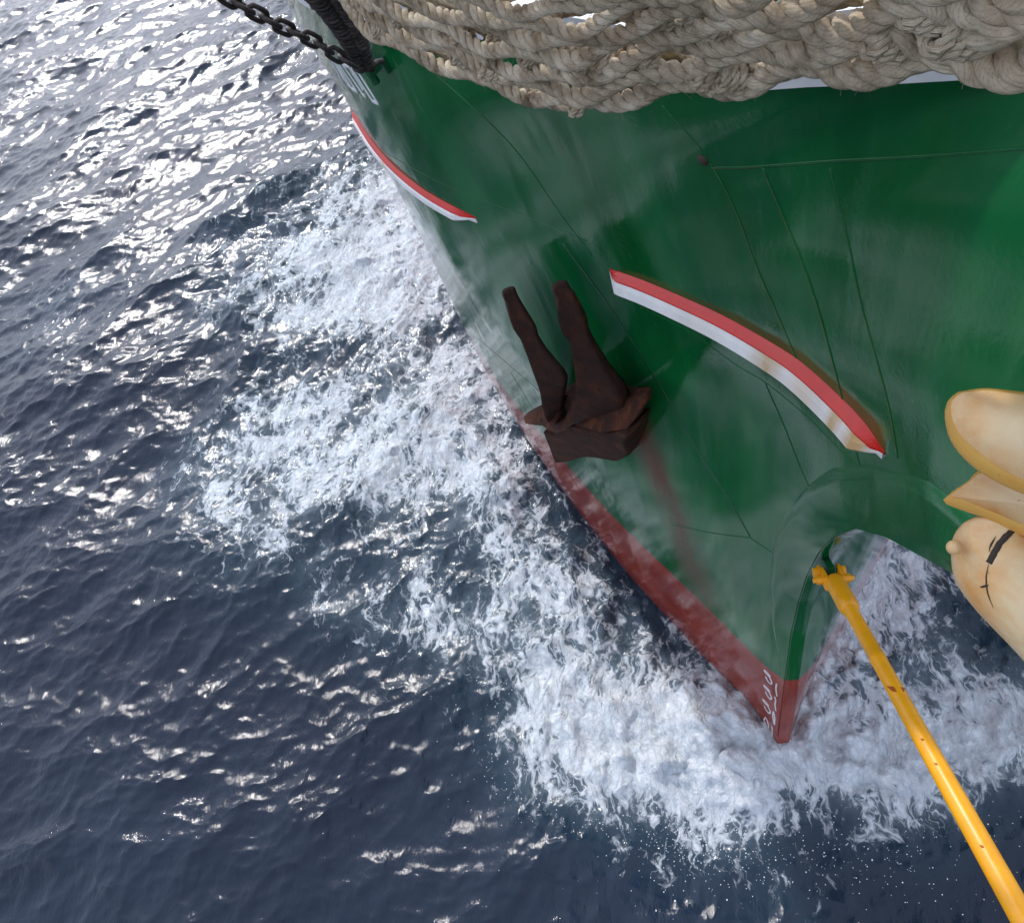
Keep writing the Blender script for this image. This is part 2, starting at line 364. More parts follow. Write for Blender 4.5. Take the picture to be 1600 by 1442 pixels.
def water_height(X, Y, D):
    (z0, dx0, dy0), (z1, dx1, dy1), (z2, dx2, dy2) = FLD
    A0, A1 = .044, .0080
    calm = 1 - .45 * np.clip(D * 1.2, 0, 1)
    S = lambda f: sample(f, LO, NO, X, Y)
    Z = A0 * S(z0) + A1 * S(z1) * calm + .0021 * S(z2)
    DX = -1.25 * (A0 * S(dx0) + A1 * S(dx1)); DY = -1.25 * (A0 * S(dy0) + A1 * S(dy1))
    t0, t1 = S(TB[0]), S(TB[1])
    near = np.exp(-np.hypot((X - .3) / 1.6, (Y + .2) / 1.7) ** 2)
    Z += D * (.035 * np.abs(t0) + .010 * t1) + near * np.clip(D - .5, 0, 1) * (.13 + .11 * np.abs(t0) + .03 * t1)
    # bow wave crest rolling off the starboard side, and water heaped along the plating
    crest = [at_z(a, b, 0)[:2] for a, b in ((1150, 1150), (1000, 1030), (920, 930), (850, 850), (800, 780), (735, 715), (680, 650))]
    d, sd = seg_dist(X, Y, crest)
    fl = .8 + .4 * S(TB[0][::-1])
    Z += .09 * np.exp(-(d / .30) ** 2) * fl + .05 * np.exp(-(d / .7) ** 2)
    edge = [at_z(a, b, 0)[:2] for a, b in ((400, 640), (385, 480), (400, 400), (480, 330), (560, 280))]
    d2, _ = seg_dist(X, Y, edge); Z += .07 * np.exp(-(d2 / .25) ** 2) * fl
    lone = at_z(400, 318, 0); Z += .26 * np.exp(-(((X - lone[0]) * .8 + (Y - lone[1]) * .6) / .35) ** 2 - (((X - lone[0]) * -.6 + (Y - lone[1]) * .8) / .9) ** 2)
    return X + DX, Y + DY, Z
def build_water():
    X, Y = np.meshgrid(GX, GY, indexing='ij'); D = foam_density(X, Y)
    x, y, z = water_height(X, Y, D)
    nx, ny = X.shape
    # fade displacement to nothing at the border so the far sheet joins it
    e = np.minimum.reduce([(X - GX[0]), (GX[-1] - X), (Y - GY[0]), (GY[-1] - Y)]); fe = np.clip(e / .6, 0, 1)
    x = X + (x - X) * fe; y = Y + (y - Y) * fe; z = z * fe
    co = np.stack([x, y, z], -1).reshape(-1, 3).astype(np.float32)
    idx = np.arange(nx * ny).reshape(nx, ny)
    q = np.stack([idx[:-1, :-1], idx[1:, :-1], idx[1:, 1:], idx[:-1, 1:]], -1).reshape(-1, 4)
    me = bpy.data.meshes.new("sea"); me.vertices.add(len(co)); me.vertices.foreach_set('co', co.ravel())
    me.loops.add(q.size); me.loops.foreach_set('vertex_index', q.ravel().astype(np.int32))
    me.polygons.add(len(q)); me.polygons.foreach_set('loop_start', np.arange(0, q.size, 4, dtype=np.int32))
    me.update(calc_edges=True)
    at = me.attributes.new('foam', 'FLOAT', 'POINT'); at.data.foreach_set('value', D.ravel().astype(np.float32))
    return me
def water_material():
    m, nt, p = mat("sea_water")
    v = coords(nt); at = nt.nodes.new('ShaderNodeAttribute'); at.attribute_name = 'foam'; D0 = at.outputs['Fac']
    lf = noise(nt, v, .9, 4, .6, .3)
    D = mth(nt, 'ADD', D0, mth(nt, 'MULTIPLY', mth(nt, 'MULTIPLY', mth(nt, 'SUBTRACT', lf, .5), 1.1), mth(nt, 'MULTIPLY', rng_(nt, D0, .03, .4), rng_(nt, D0, .6, .9, 1, .15))), True)
    # domain warp
    wv = nd(nt, 'ShaderNodeTexNoise', Scale=1.6, Detail=4, Roughness=.6); nt.links.new(v, wv.inputs['Vector'])
    sub = nt.nodes.new('ShaderNodeVectorMath'); sub.operation = 'MULTIPLY_ADD'
    nt.links.new(wv.outputs['Color'], sub.inputs[0]); sub.inputs[1].default_value = (.55, .55, .55); nt.links.new(v, sub.inputs[2])
    mp = nt.nodes.new('ShaderNodeMapping'); mp.inputs['Rotation'].default_value = (0, 0, math.radians(-40)); mp.inputs['Scale'].default_value = (1, 1.7, 1)
    nt.links.new(sub.outputs[0], mp.inputs[0]); V = mp.outputs[0]
    vo = nd(nt, 'ShaderNodeTexVoronoi', Scale=3.6); vo.feature = 'DISTANCE_TO_EDGE'; nt.links.new(V, vo.inputs['Vector'])
    vo2 = nd(nt, 'ShaderNodeTexVoronoi', Scale=10.5); vo2.feature = 'DISTANCE_TO_EDGE'; nt.links.new(V, vo2.inputs['Vector'])
    lace = mth(nt, 'MAXIMUM', rng_(nt, vo.outputs['Distance'], 0, .34, 1, 0), mth(nt, 'MULTIPLY', rng_(nt, vo2.outputs['Distance'], 0, .32, 1, 0), .85))
    n1 = noise(nt, V, 2.1, 9, .66, .3)
    n2 = noise(nt, V, 7, 9, .68, .5)
    pat = mth(nt, 'ADD', mth(nt, 'ADD', mth(nt, 'MULTIPLY', n1, .85), mth(nt, 'MULTIPLY', n2, .65)), mth(nt, 'MULTIPLY', lace, .26))
    # threshold moves with density
    cv = nt.nodes.new('ShaderNodeFloatCurve'); nt.links.new(D, cv.inputs['Value']); c0 = cv.mapping.curves[0]
    pts = [(0, .99), (.04, .86), (.1, .765), (.3, .685), (.5, .598), (.7, .495), (.84, .32), (1, .08)]
    c0.points[0].location = pts[0]; c0.points[1].location = pts[-1]
    for q in pts[1:-1]: c0.points.new(*q)
    cv.mapping.update(); thr = mth(nt, 'MULTIPLY', cv.outputs[0], 1.5)
    diff = mth(nt, 'SUBTRACT', pat, thr)
    fo = rng_(nt, diff, -.06, .14, 0, 1, True)
    veil = rng_(nt, diff, -.40, .10, 0, .36)
    fo = mth(nt, 'MAXIMUM', fo, mth(nt, 'MULTIPLY', veil, rng_(nt, D, .25, .8)))
    deep = mixc(nt, rng_(nt, noise(nt, v, .35, 3), .3, .7), (.008, .015, .029), (.013, .022, .041))
    deep = mixc(nt, mth(nt, 'MULTIPLY', D, .55), deep, (.045, .115, .15))
    nt.links.new(deep, p.inputs['Base Color']); p.inputs['Roughness'].default_value = .085
    p.inputs['IOR'].default_value = 1.333; p.inputs['Specular IOR Level'].default_value = .5
    # ripples finer than the mesh
    rv = coords(nt, (1, 2.0, 1), (0, 0, math.radians(62)))
    b = bump(nt, noise(nt, rv, 7, 4, .55, .25), 1, .010)
    b = bump(nt, noise(nt, coords(nt, (1, 1.8, 1), (0, 0, math.radians(48))), 34, 4, .6), 1, .0026, b)
    nt.links.new(b, p.inputs['Normal'])
    foam = nt.nodes.new('ShaderNodeBsdfPrincipled'); foam.inputs['Roughness'].default_value = .75
    fc = mixc(nt, rng_(nt, noise(nt, V, 14, 8, .7), .3, .65), (.46, .55, .63), (.86, .89, .92))
    nt.links.new(fc, foam.inputs['Base Color']); foam.inputs['Specular IOR Level'].default_value = .25
    fb = bump(nt, mth(nt, 'ADD', mth(nt, 'MULTIPLY', diff, 1.0), mth(nt, 'MULTIPLY', noise(nt, V, 18, 8, .72), .7)), 1, .06)
    nt.links.new(fb, foam.inputs['Normal'])
    mx = nt.nodes.new('ShaderNodeMixShader'); nt.links.new(fo, mx.inputs[0]); nt.links.new(p.outputs[0], mx.inputs[1]); nt.links.new(foam.outputs[0], mx.inputs[2])
    nt.links.new(mx.outputs[0], nt.nodes['Material Output'].inputs['Surface'])
    return m
M_SEA = water_material()
sea = link_mesh("sea", build_water(), M_SEA); tag(sea, kind='structure')
def far_sea():
    V, F = [], []
    xs = [-3000, -600, -120, GX[0], GX[-1], 60, 600, 3000]; ys = [-3000, -600, -120, GY[0], GY[-1], 60, 600, 3000]
    for a in xs:
        for b in ys: V.append((a, b, 0))
    n = len(ys)
    for i in range(n - 1):
        for j in range(n - 1):
            if i == 3 and j == 3: continue
            F.append((i*n+j, (i+1)*n+j, (i+1)*n+j+1, i*n+j+1))
    return V, F
tag(pydata("open_sea", *far_sea(), M_SEA), kind='structure')

# ------------------------------------------------------------------ the ship's hull
ROWS = [  # each row runs from the stem aft: (x, y, z)
    [(.06, -.03, -1.2), (-.3, -.12, -1.2), (-1, -.42, -1.2), (-2, -.95, -1.2), (-4, -2.0, -1.2), (-6, -2.7, -1.2), (-9, -3.1, -1.2), (-20, -3.3, -1.2)],
    [(.02, -.045, 0), (-.14, -.11, 0), (-.43, -.28, 0), (-.72, -.48, 0), (-.99, -.66, 0), (-1.39, -.95, 0), (-1.81, -1.22, 0), (-2.86, -1.82, 0), (-4, -2.36, 0), (-6, -3.0, 0), (-9, -3.35, 0), (-20, -3.5, 0)],
    [(-.045, -.045, 1.4), (-.12, -.13, 1.4), (-.31, -.275, 1.4), (-.56, -.455, 1.4), (-.82, -.65, 1.4), (-1.13, -.885, 1.4), (-1.44, -1.11, 1.4), (-1.84, -1.37, 1.4), (-2.25, -1.63, 1.4), (-2.74, -1.92, 1.4), (-3.1, -2.12, 1.4), (-4, -2.52, 1.4), (-6, -3.08, 1.4), (-9, -3.4, 1.4), (-20, -3.5, 1.4)],
    [(.01, -.045, 3.0), (-.1, -.15, 3.0), (-.31, -.33, 3.0), (-.8, -.71, 3.0), (-1.4, -1.24, 3.0), (-2.2, -1.79, 3.0), (-3, -2.22, 3.0), (-4, -2.62, 3.0), (-6, -3.14, 3.0), (-9, -3.42, 3.0), (-20, -3.5, 3.0)],
    [(.70, -.045, 4.53), (.45, -.075, 4.52), (.21, -.145, 4.5), (-.08, -.29, 4.45), (-.41, -.52, 4.38), (-.74, -.79, 4.33), (-1.4, -1.41, 4.25), (-1.78, -1.73, 4.2), (-2.2, -2.0, 4.18), (-2.6, -2.2, 4.15), (-4, -2.75, 4.1), (-6, -3.22, 4.0), (-9, -3.45, 4), (-20, -3.5, 4)],
    [(1.3, -.045, 5.03), (.9, -.085, 5.05), (.4, -.20, 5.05), (0, -.37, 4.98), (-.41, -.66, 4.92), (-.8, -.96, 4.86), (-1.4, -1.54, 4.80), (-1.78, -1.83, 4.76), (-2.6, -2.3, 4.7), (-4, -2.82, 4.6), (-6, -3.27, 4.5), (-9, -3.46, 4.5), (-20, -3.5, 4.5)],
    [(2.3, -.045, 6.3), (1.3, -.046, 6.1), (.92, -.052, 5.95), (.66, -.11, 5.81), (.38, -.28, 5.68), (-.02, -.49, 5.50), (-.58, -.91, 5.40), (-.8, -1.10, 5.37), (-.98, -1.28, 5.34), (-1.22, -1.55, 5.30), (-1.67, -1.89, 5.25), (-2.6, -2.38, 5.2), (-4, -2.87, 5.1), (-6, -3.3, 5.0), (-9, -3.47, 5.0), (-20, -3.5, 5.0)],
]
NU, NV = 420, 110
PROFILE = [(-1.2, .06), (0, .02), (.6, .0), (1.4, -.045), (2.1, -.07), (2.58, -.04), (2.98, .01), (3.38, .10), (3.73, .22), (4.07, .38), (4.38, .59), (4.79, .92), (4.96, 1.17), (5.12, 1.55), (5.25, 2.3), (6.3, 2.32)]
def hull_grid():
    u = np.linspace(0, 1, NU); g = u ** 2.1 * .9 + u * .1
    R = []
    for r in ROWS:
        r = np.array(r); x = r[0, 0] + (-20 - r[0, 0]) * g
        R.append(np.stack([x, pchip(r[:, 0], r[:, 1], x), pchip(r[:, 0], r[:, 2], x)], -1))
    R = np.array(R)                                   # rows, NU, 3
    zk = np.array([0, 1.2, 2.6, 4.2, 5.7, 6.25, 6.9]); vv = np.linspace(0, 6.9, NV)
    G = np.zeros((NV, NU, 3))
    for c in range(3):
        # natural cubic spline over the rows
        n = len(zk); h = np.diff(zk); A = np.eye(n); Bm = np.zeros((n, NU))
        for i in range(1, n - 1):
            A[i, i-1], A[i, i], A[i, i+1] = h[i-1], 2*(h[i-1]+h[i]), h[i]
            Bm[i] = 6 * ((R[i+1, :, c]-R[i, :, c])/h[i] - (R[i, :, c]-R[i-1, :, c])/h[i-1])
        Mx = np.linalg.solve(A, Bm)
        i = np.clip(np.searchsorted(zk, vv) - 1, 0, n - 2); a = ((zk[i+1]-vv)/h[i])[:, None]; b = ((vv-zk[i])/h[i])[:, None]; hh = h[i][:, None]
        G[:, :, c] = a*R[i, :, c] + b*R[i+1, :, c] + ((a**3-a)*Mx[i] + (b**3-b)*Mx[i+1])*hh**2/6
    # near the stem pull the edge onto the measured profile
    P = np.array(PROFILE)
    fade = np.exp(-(u / .035) ** 2)[None, :]
    zs = G[:, 0, 2]; tgt = np.where(zs < 5.2, np.interp(zs, P[:, 0], P[:, 1]), G[:, 0, 0])
    G[:, :, 0] += (tgt - G[:, 0, 0])[:, None] * fade
    G[:, 0, 1] = -.045; G[:, :, 1] = np.minimum(G[:, :, 1], -.045)
    return G
HG = hull_grid()
ship = thing("sailing_ship", "green steel ship's bow with red boot topping cutting through the white water", "ship")
def grid_faces(nv, nu, flip=False):
    F = []
    for i in range(nv - 1):
        for j in range(nu - 1):
            q = (i*nu+j, i*nu+j+1, (i+1)*nu+j+1, (i+1)*nu+j); F.append(q[::-1] if flip else q)
    return F
def hull_side(sign):
    G = HG.copy()
    if sign > 0:
        u = np.linspace(0, 1, NU)[None, :]; gap = np.interp(G[:, 0, 2], [1.0, 3.0], [.004, .024])[:, None]
        G[:, :, 1] = -G[:, :, 1] - gap * np.exp(-(u / .03) ** 2)
    return G.reshape(-1, 3), grid_faces(NV, NU, sign < 0)
SV, SF = hull_side(-1); PV, PF = hull_side(1)
BVH = BVHTree.FromPolygons([Vector(v) for v in SV], SF); BVHP = BVHTree.FromPolygons([Vector(v) for v in PV], PF)
def hit(px, py, off=0.0, bvh=None):
    d = Vector(ray(px, py)).normalized(); co, no, i, t = (bvh or BVH).ray_cast(Vector(CAM), d)
    if co is None: return None
    if no.dot(d) > 0: no = -no
    return co + no * off, no
def hull_object():
    V, F = join([(SV, SF), (PV, PF)])
    o = pydata("hull", V, F, M_HULL, ship)
    st = np.zeros(len(V))
    # rust run below the anchor: measured down the plating
    path = [hit(a, b) for a, b in ((985, 640), (1010, 700), (1035, 760), (1062, 830), (1085, 890), (1095, 930))]
    path = np.array([p[0] for p in path if p])
    for k in range(len(path) - 1):
        a, b = path[k], path[k+1]; ab = b - a
        t = np.clip(((V - a) @ ab) / (ab @ ab), 0, 1); d = np.linalg.norm(V - a - t[:, None] * ab, axis=1)
        wd = .12 + .02 * k; st = np.maximum(st, 1.25 * np.exp(-(d / wd) ** 2.4) * (1 - .62 * (k + t) / len(path)))
    at = o.data.attributes.new('stain', 'FLOAT', 'POINT'); at.data.foreach_set('value', st.astype(np.float32))
    return o
hull = hull_object()
def stem_face():
    L = HG[:, 0, :]; v = []; 
    k = 5
    for p in L:
        for j in range(k):
            s = -1 + 2 * j / (k - 1); w1 = .045 - float(np.interp(p[2], [1.0, 3.0], [.004, .024]))
            v.append((p[0] + .004 * (1 - s * s), -.045 + (w1 + .045) * (s + 1) / 2, p[2]))
    return v, grid_faces(len(L), k, True)
pydata("stem_bar", *stem_face(), M_HULL, ship)
# bulwark: the white band above the sheer, with its cap
def bulwark(sign):
    top = HG[-1].copy(); top = top[::2]
    T = np.gradient(top, axis=0); n = np.stack([-T[:, 1], T[:, 0], 0 * T[:, 0]], -1); n /= np.linalg.norm(n, axis=1)[:, None] + 1e-9
    n[n[:, 1] > 0] *= -1
    sec = [(.0, 0), (.022, .004), (.026, .05), (.028, .115), (.05, .118), (.052, .142), (-.06, .142), (-.062, .118), (-.03, .114), (-.03, -.02)]
    V = np.array([[top[i] + n[i] * a + np.array([0, 0, b]) for a, b in sec] for i in range(len(top))])
    if sign > 0: V[:, :, 1] *= -1
    return V.reshape(-1, 3), grid_faces(len(top), len(sec), sign > 0)
pydata("bulwark", *join([bulwark(-1), bulwark(1)]), M_WHITE, ship, smooth=False)
def deck():
    t = HG[-1][::3]; V = [(p[0] - .03, p[1] * .97, p[2] - .03) for p in t] + [(p[0] - .03, -p[1] * .97, p[2] - .03) for p in t]; n = len(t)
    return V, [(i, i+1, n+i+1, n+i) for i in range(n-1)]
pydata("deck", *deck(), M_DECK, ship)

def strip(pts, nrm, w0, th, tap=False):
    """flat raised strip along points lying on the plating"""
    P = np.array(pts, float); Nn = np.array(nrm, float); T = np.gradient(P, axis=0); T /= np.linalg.norm(T, axis=1)[:, None] + 1e-12
    S = np.cross(T, Nn); S /= np.linalg.norm(S, axis=1)[:, None]
    V = []
    for i in range(len(P)):
        a = P[i]; w = w0 * (1 if not tap else max(.15, math.sin(math.pi * min(.97, (i + .6) / len(P))))); V += [a + S[i]*w*.5 - Nn[i]*.002, a + S[i]*w*.36 + Nn[i]*th, a - S[i]*w*.36 + Nn[i]*th, a - S[i]*w*.5 - Nn[i]*.002]
    F = []
    for i in range(len(P) - 1):
        for j in range(3): F.append((4*i+j, 4*i+j+1, 4*i+4+j+1, 4*i+4+j))
    F += [(0, 3, 2, 1), tuple(4*(len(P)-1)+j for j in range(4))]
    return V, F
def trace(pxs, n=None, bvh=None, straight=False):
    pxs = np.array(pxs, float); L = np.linalg.norm(np.diff(pxs, axis=0), axis=1).sum(); n = n or max(3, int(L / 9))
    out, nn = [], []
    for a, b in (smooth_path(pxs, n) if len(pxs) > 2 and not straight else np.array([np.array([np.interp(t, np.linspace(0, 1, len(pxs)), pxs[:, c]) for c in (0, 1)]) for t in np.linspace(0, 1, n * 2 + 1)]) if len(pxs) > 2 else np.linspace(pxs[0], pxs[1], n)):
        h = hit(a, b, 0, bvh)
        if h: out.append(h[0]); nn.append(h[1])
    return out, nn
def hull_strip(name, pxs, w, th, m, bvh=None, n=None):
    P, Nn = trace(pxs, n, bvh)
    if len(P) < 2: return None
    return pydata(name, *strip(P, Nn, w, th), m, ship)
SEAMS = [([(1035, 165), (1107, 250), (1150, 330), (1180, 410), (1210, 480), (1240, 550), (1252, 585)], .014, .004),
    ([(1195, 597), (1225, 665), (1255, 740), (1281, 795)], .012, .004),
    ([(1192, 262), (1225, 340), (1250, 400), (1275, 470), (1300, 560), (1318, 632)], .018, .005),
    ([(1297, 262), (1322, 360), (1345, 470), (1372, 570), (1390, 640), (1403, 715)], .011, .004),
    ([(1112, 262), (1160, 262), (1300, 252), (1400, 247), (1500, 240), (1620, 231)], .011, .004),
    ([(662, 98), (797, 225), (880, 340), (925, 400)], .012, .004),
    ([(600, 238), (680, 282), (760, 315), (840, 345), (917, 377)], .008, .003),
    ([(740, 524), (790, 566), (845, 613)], .012, .004), ([(798, 582), (850, 668), (888, 737), (907, 768)], .010, .004),
    ([(880, 380), (960, 490), (1027, 597), (1100, 720), (1140, 782), (1172, 838)], .020, .006),
    ([(1055, 820), (1110, 832), (1172, 840)], .012, .004), ([(1172, 840), (1210, 866), (1242, 892)], .012, .004),
    ([(1000, 480), (1080, 520), (1150, 570), (1195, 597), (1260, 650), (1300, 690), (1330, 720)], .009, .003),
    ([(1336, 700), (1344, 728), (1350, 745)], .012, .004)]
for i, s in enumerate(SEAMS): hull_strip("weld_seam", s[0], s[1] * (.6 if i in (1, 9, 13) else .55), s[2] * .45, M_SEAM if i in (1, 9, 13) else M_HULL)
# scupper hole at the end of the knuckle
bmh = bmesh.new(); p, n_ = hit(1099, 250, .001); add_cyl(bmh, p - n_*.01, p + n_*.004, .016, seg=14); from_bm("scupper", bmh, M_CRACK, ship)

# stem plate: doubling on the nose of the bow, standing proud of the plating
def stem_plate(sign):
    us = np.linspace(0, 1, 9); i0, i1 = 24, 100
    V = []
    for i in range(i0, i1):
        pr = HG[i, 0]; z = pr[2]
        w = float(np.interp(z, [1.45, 2.4, 3.2, 3.9, 4.6, 5.4], [.02, .10, .17, .21, .22, .22]))
        T = HG[min(i+1, NV-1), 0] - HG[i-1, 0]; T /= np.linalg.norm(T); inward = np.array([-T[2], 0, T[0]])
        if inward[0] > 0: inward = -inward
        for u in us:
            q = pr + inward * w * u
            h = BVH.find_nearest(Vector((q[0], -.3, q[2])))
            r = BVH.ray_cast(Vector((q[0], -3, q[2])), Vector((0, 1, 0)))
            y = r[0].y if r[0] is not None else -.045
            off = .009 if 0 < u < 1 else (.009 if u == 0 else -.001)
            y = min(y, -.045) - off
            V.append((q[0], y if sign < 0 else -y, q[2]))
    return V, grid_faces(i1 - i0, len(us), sign > 0)
pydata("stem_plate", *stem_plate(-1), M_HULL, ship)

# rubbing strakes: red top, white face
def strake(pxs, name, wt=.038, sc=1.15, stains=(), path=None):
    P, Nn = trace(pxs, 70) if path is None else path; P = np.array(P); Nn = np.array(Nn); Nn[:, 2] = 0; Nn /= np.linalg.norm(Nn, axis=1)[:, None]
    t = np.linspace(0, 1, len(P)); w = wt * np.clip(np.minimum(t / .03, (1 - t) / .10), .05, 1) ** .8
    z = np.array([0, 0, 1.0]); n = len(P)
    root = None
    secR = [P - Nn*.01 + z*.004, P + Nn*.002 + z*.004, P + Nn*(w*.5)[:, None] - z*.008, P + Nn*w[:, None] - z*.024, P + Nn*w[:, None] - z*.030]
    dz = np.clip(w / wt, .12, 1)[:, None] * sc
    secW = [P + Nn*w[:, None] - z*.0305, P + Nn*(w*1.3)[:, None] - z*.045*dz, P + Nn*(w*1.55)[:, None] - z*.074*dz, P + Nn*(w*1.1)[:, None] - z*.088*dz, P - Nn*.01 - z*.092*dz]
    def loft(sec):
        V = np.stack(sec, 1).reshape(-1, 3); k = len(sec)
        return V, grid_faces(n, k, True) + [tuple(range(k)), tuple((n-1)*k + j for j in range(k))[::-1]]
    r = pydata(name, *loft(secR), M_RED, ship, False); r['label'] = 'red upper face'
    wv, wf = loft(secW); o = pydata(name + "_facing", wv, wf, M_RUSTWHITE, ship, False)
    st = np.zeros(len(wv))
    for c, s, a in stains: st = np.maximum(st, a * np.exp(-((np.repeat(t, 5) - c) / s) ** 2))
    at = o.data.attributes.new('stain', 'FLOAT', 'POINT'); at.data.foreach_set('value', st.astype(np.float32))
strake([(953, 421), (1000, 437), (1060, 462), (1130, 494), (1200, 533), (1250, 565), (1310, 618), (1352, 662), (1382, 706)], "rubbing_strake", .028, 1.12, ((.55, .045, 1.3), (.70, .08, .5), (.92, .05, 1.2), (.82, .03, .9), (.3, .1, .2)))
def strake_far():
    # the same strake goes on aft of the anchor
    P, Nn = [], []
    for t in np.linspace(0, 1, 70):
        x = -2.88 + t * (2.88 - 1.40); z = float(np.interp(x, [-3.05, -2.6, -2.2, -1.37], [4.16, 4.17, 4.20, 4.27]))
        h = BVH.ray_cast(Vector((x, -12, z)), Vector((0, 1, 0))); n = h[1]; n = -n if n.y > 0 else n
        P.append(h[0]); Nn.append(n)
    return P, Nn
strake(None, "rubbing_strake", .019, .85, ((.45, .03, .6),), strake_far())

# draft marks, traced from the plating
def marks():
    A = lambda X, Y: (1180 + X / 20.6, 1040 + Y / 20.6); B = lambda X, Y: (1170 + X / 18.03, 1100 + Y / 18.03)
    dig = [[(295, 125), (325, 210), (440, 330), (540, 540), (500, 580), (400, 470), (345, 345)], [(300, 130), (400, 230), (490, 345)]]
    out = []
    for ox, oy in ((0, 0), (-8, 490), (-48, 945)): out.append(([[A(x + ox, y + oy) for x, y in s] for s in dig], BVH))
    out.append(([[B(470, 370), B(430, 440), B(500, 590), B(560, 670), B(530, 480), B(480, 380)], [B(290, 430), B(440, 610), B(600, 800)]], BVH))
    out.append(([[A(690, 570), A(670, 720), A(700, 970)]], BVH)); out.append(([[A(635, 990), A(660, 1100), A(642, 1230), A(665, 1440)]], BVH))
    out.append(([[B(695, 200), B(680, 330), B(720, 570)], [B(700, 210), B(735, 380), B(725, 560)]], BVH)); out.append(([[B(655, 620), B(660, 800), B(670, 980)]], BVH))
    out.append(([[B(625, 1000), B(630, 1160)]], BVH))
    out.append(([[A(1345, 210), A(1260, 400), A(1230, 550)]], BVHP)); out.append(([[A(1280, 650), A(1200, 830), A(1165, 990)]], BVHP))
    out.append(([[A(1205, 1100), A(1115, 1270)], [A(1205, 1120), A(1160, 1300), A(1110, 1440)]], BVHP))
    for strokes, bv in out:
        parts = []
        for s in strokes:
            P, Nn = trace(s, max(3, len(s) * 3), bv)
            if len(P) > 1: parts.append(strip(P, Nn, .013 if bv is BVH else .016, .0025))
        if parts: pydata("draft_mark", *join(parts), M_WHITE, ship, smooth=False)
marks()
def name_letters():
    Z = lambda X, Y: (480 + X / 8, Y / 8)
    L = [[[(275, 705), (455, 1055)], [(305, 725), (468, 1010)]], [[(350, 755), (560, 1110)], [(325, 735), (512, 1065), (560, 1112)]], [[(372, 765), (622, 1150)], [(560, 1110), (622, 1150)]],
         [[(440, 805), (520, 840), (700, 1130)], [(448, 812), (700, 1192), (728, 1208)]], [[(556, 862), (818, 1268), (885, 1300)], [(560, 860), (640, 912), (885, 1300)]]]
    for let in L:
        parts = []
        for s in let:
            P, Nn = trace([Z(*q) for q in s], 10, None, True)
            if len(P) > 1: parts.append(strip(P, Nn, .022, .003))
        if parts: pydata("name_letter", *join(parts), M_WHITE, ship, smooth=False)
name_letters()
# small fitting plates on the bow by the stay
def fitting():
    h = hit(597, 95, .012)
    if not h: return
    p, n = h; rot = n.to_track_quat('Z', 'Y').to_matrix()
    bm = bmesh.new(); add_box(bm, p, (.10, .07, .03), rot); add_box(bm, p + n*.04 + Vector((0, 0, .01)), (.035, .05, .07), rot)
    add_cyl(bm, p + n*.06 - rot @ Vector((0, .05, 0)), p + n*.06 + rot @ Vector((0, .05, 0)), .018)
    bmesh.ops.bevel(bm, geom=bm.edges[:], offset=.003, segments=1, affect='EDGES')
    from_bm("chain_plate", bm, M_GREEN, ship, False)
fitting()

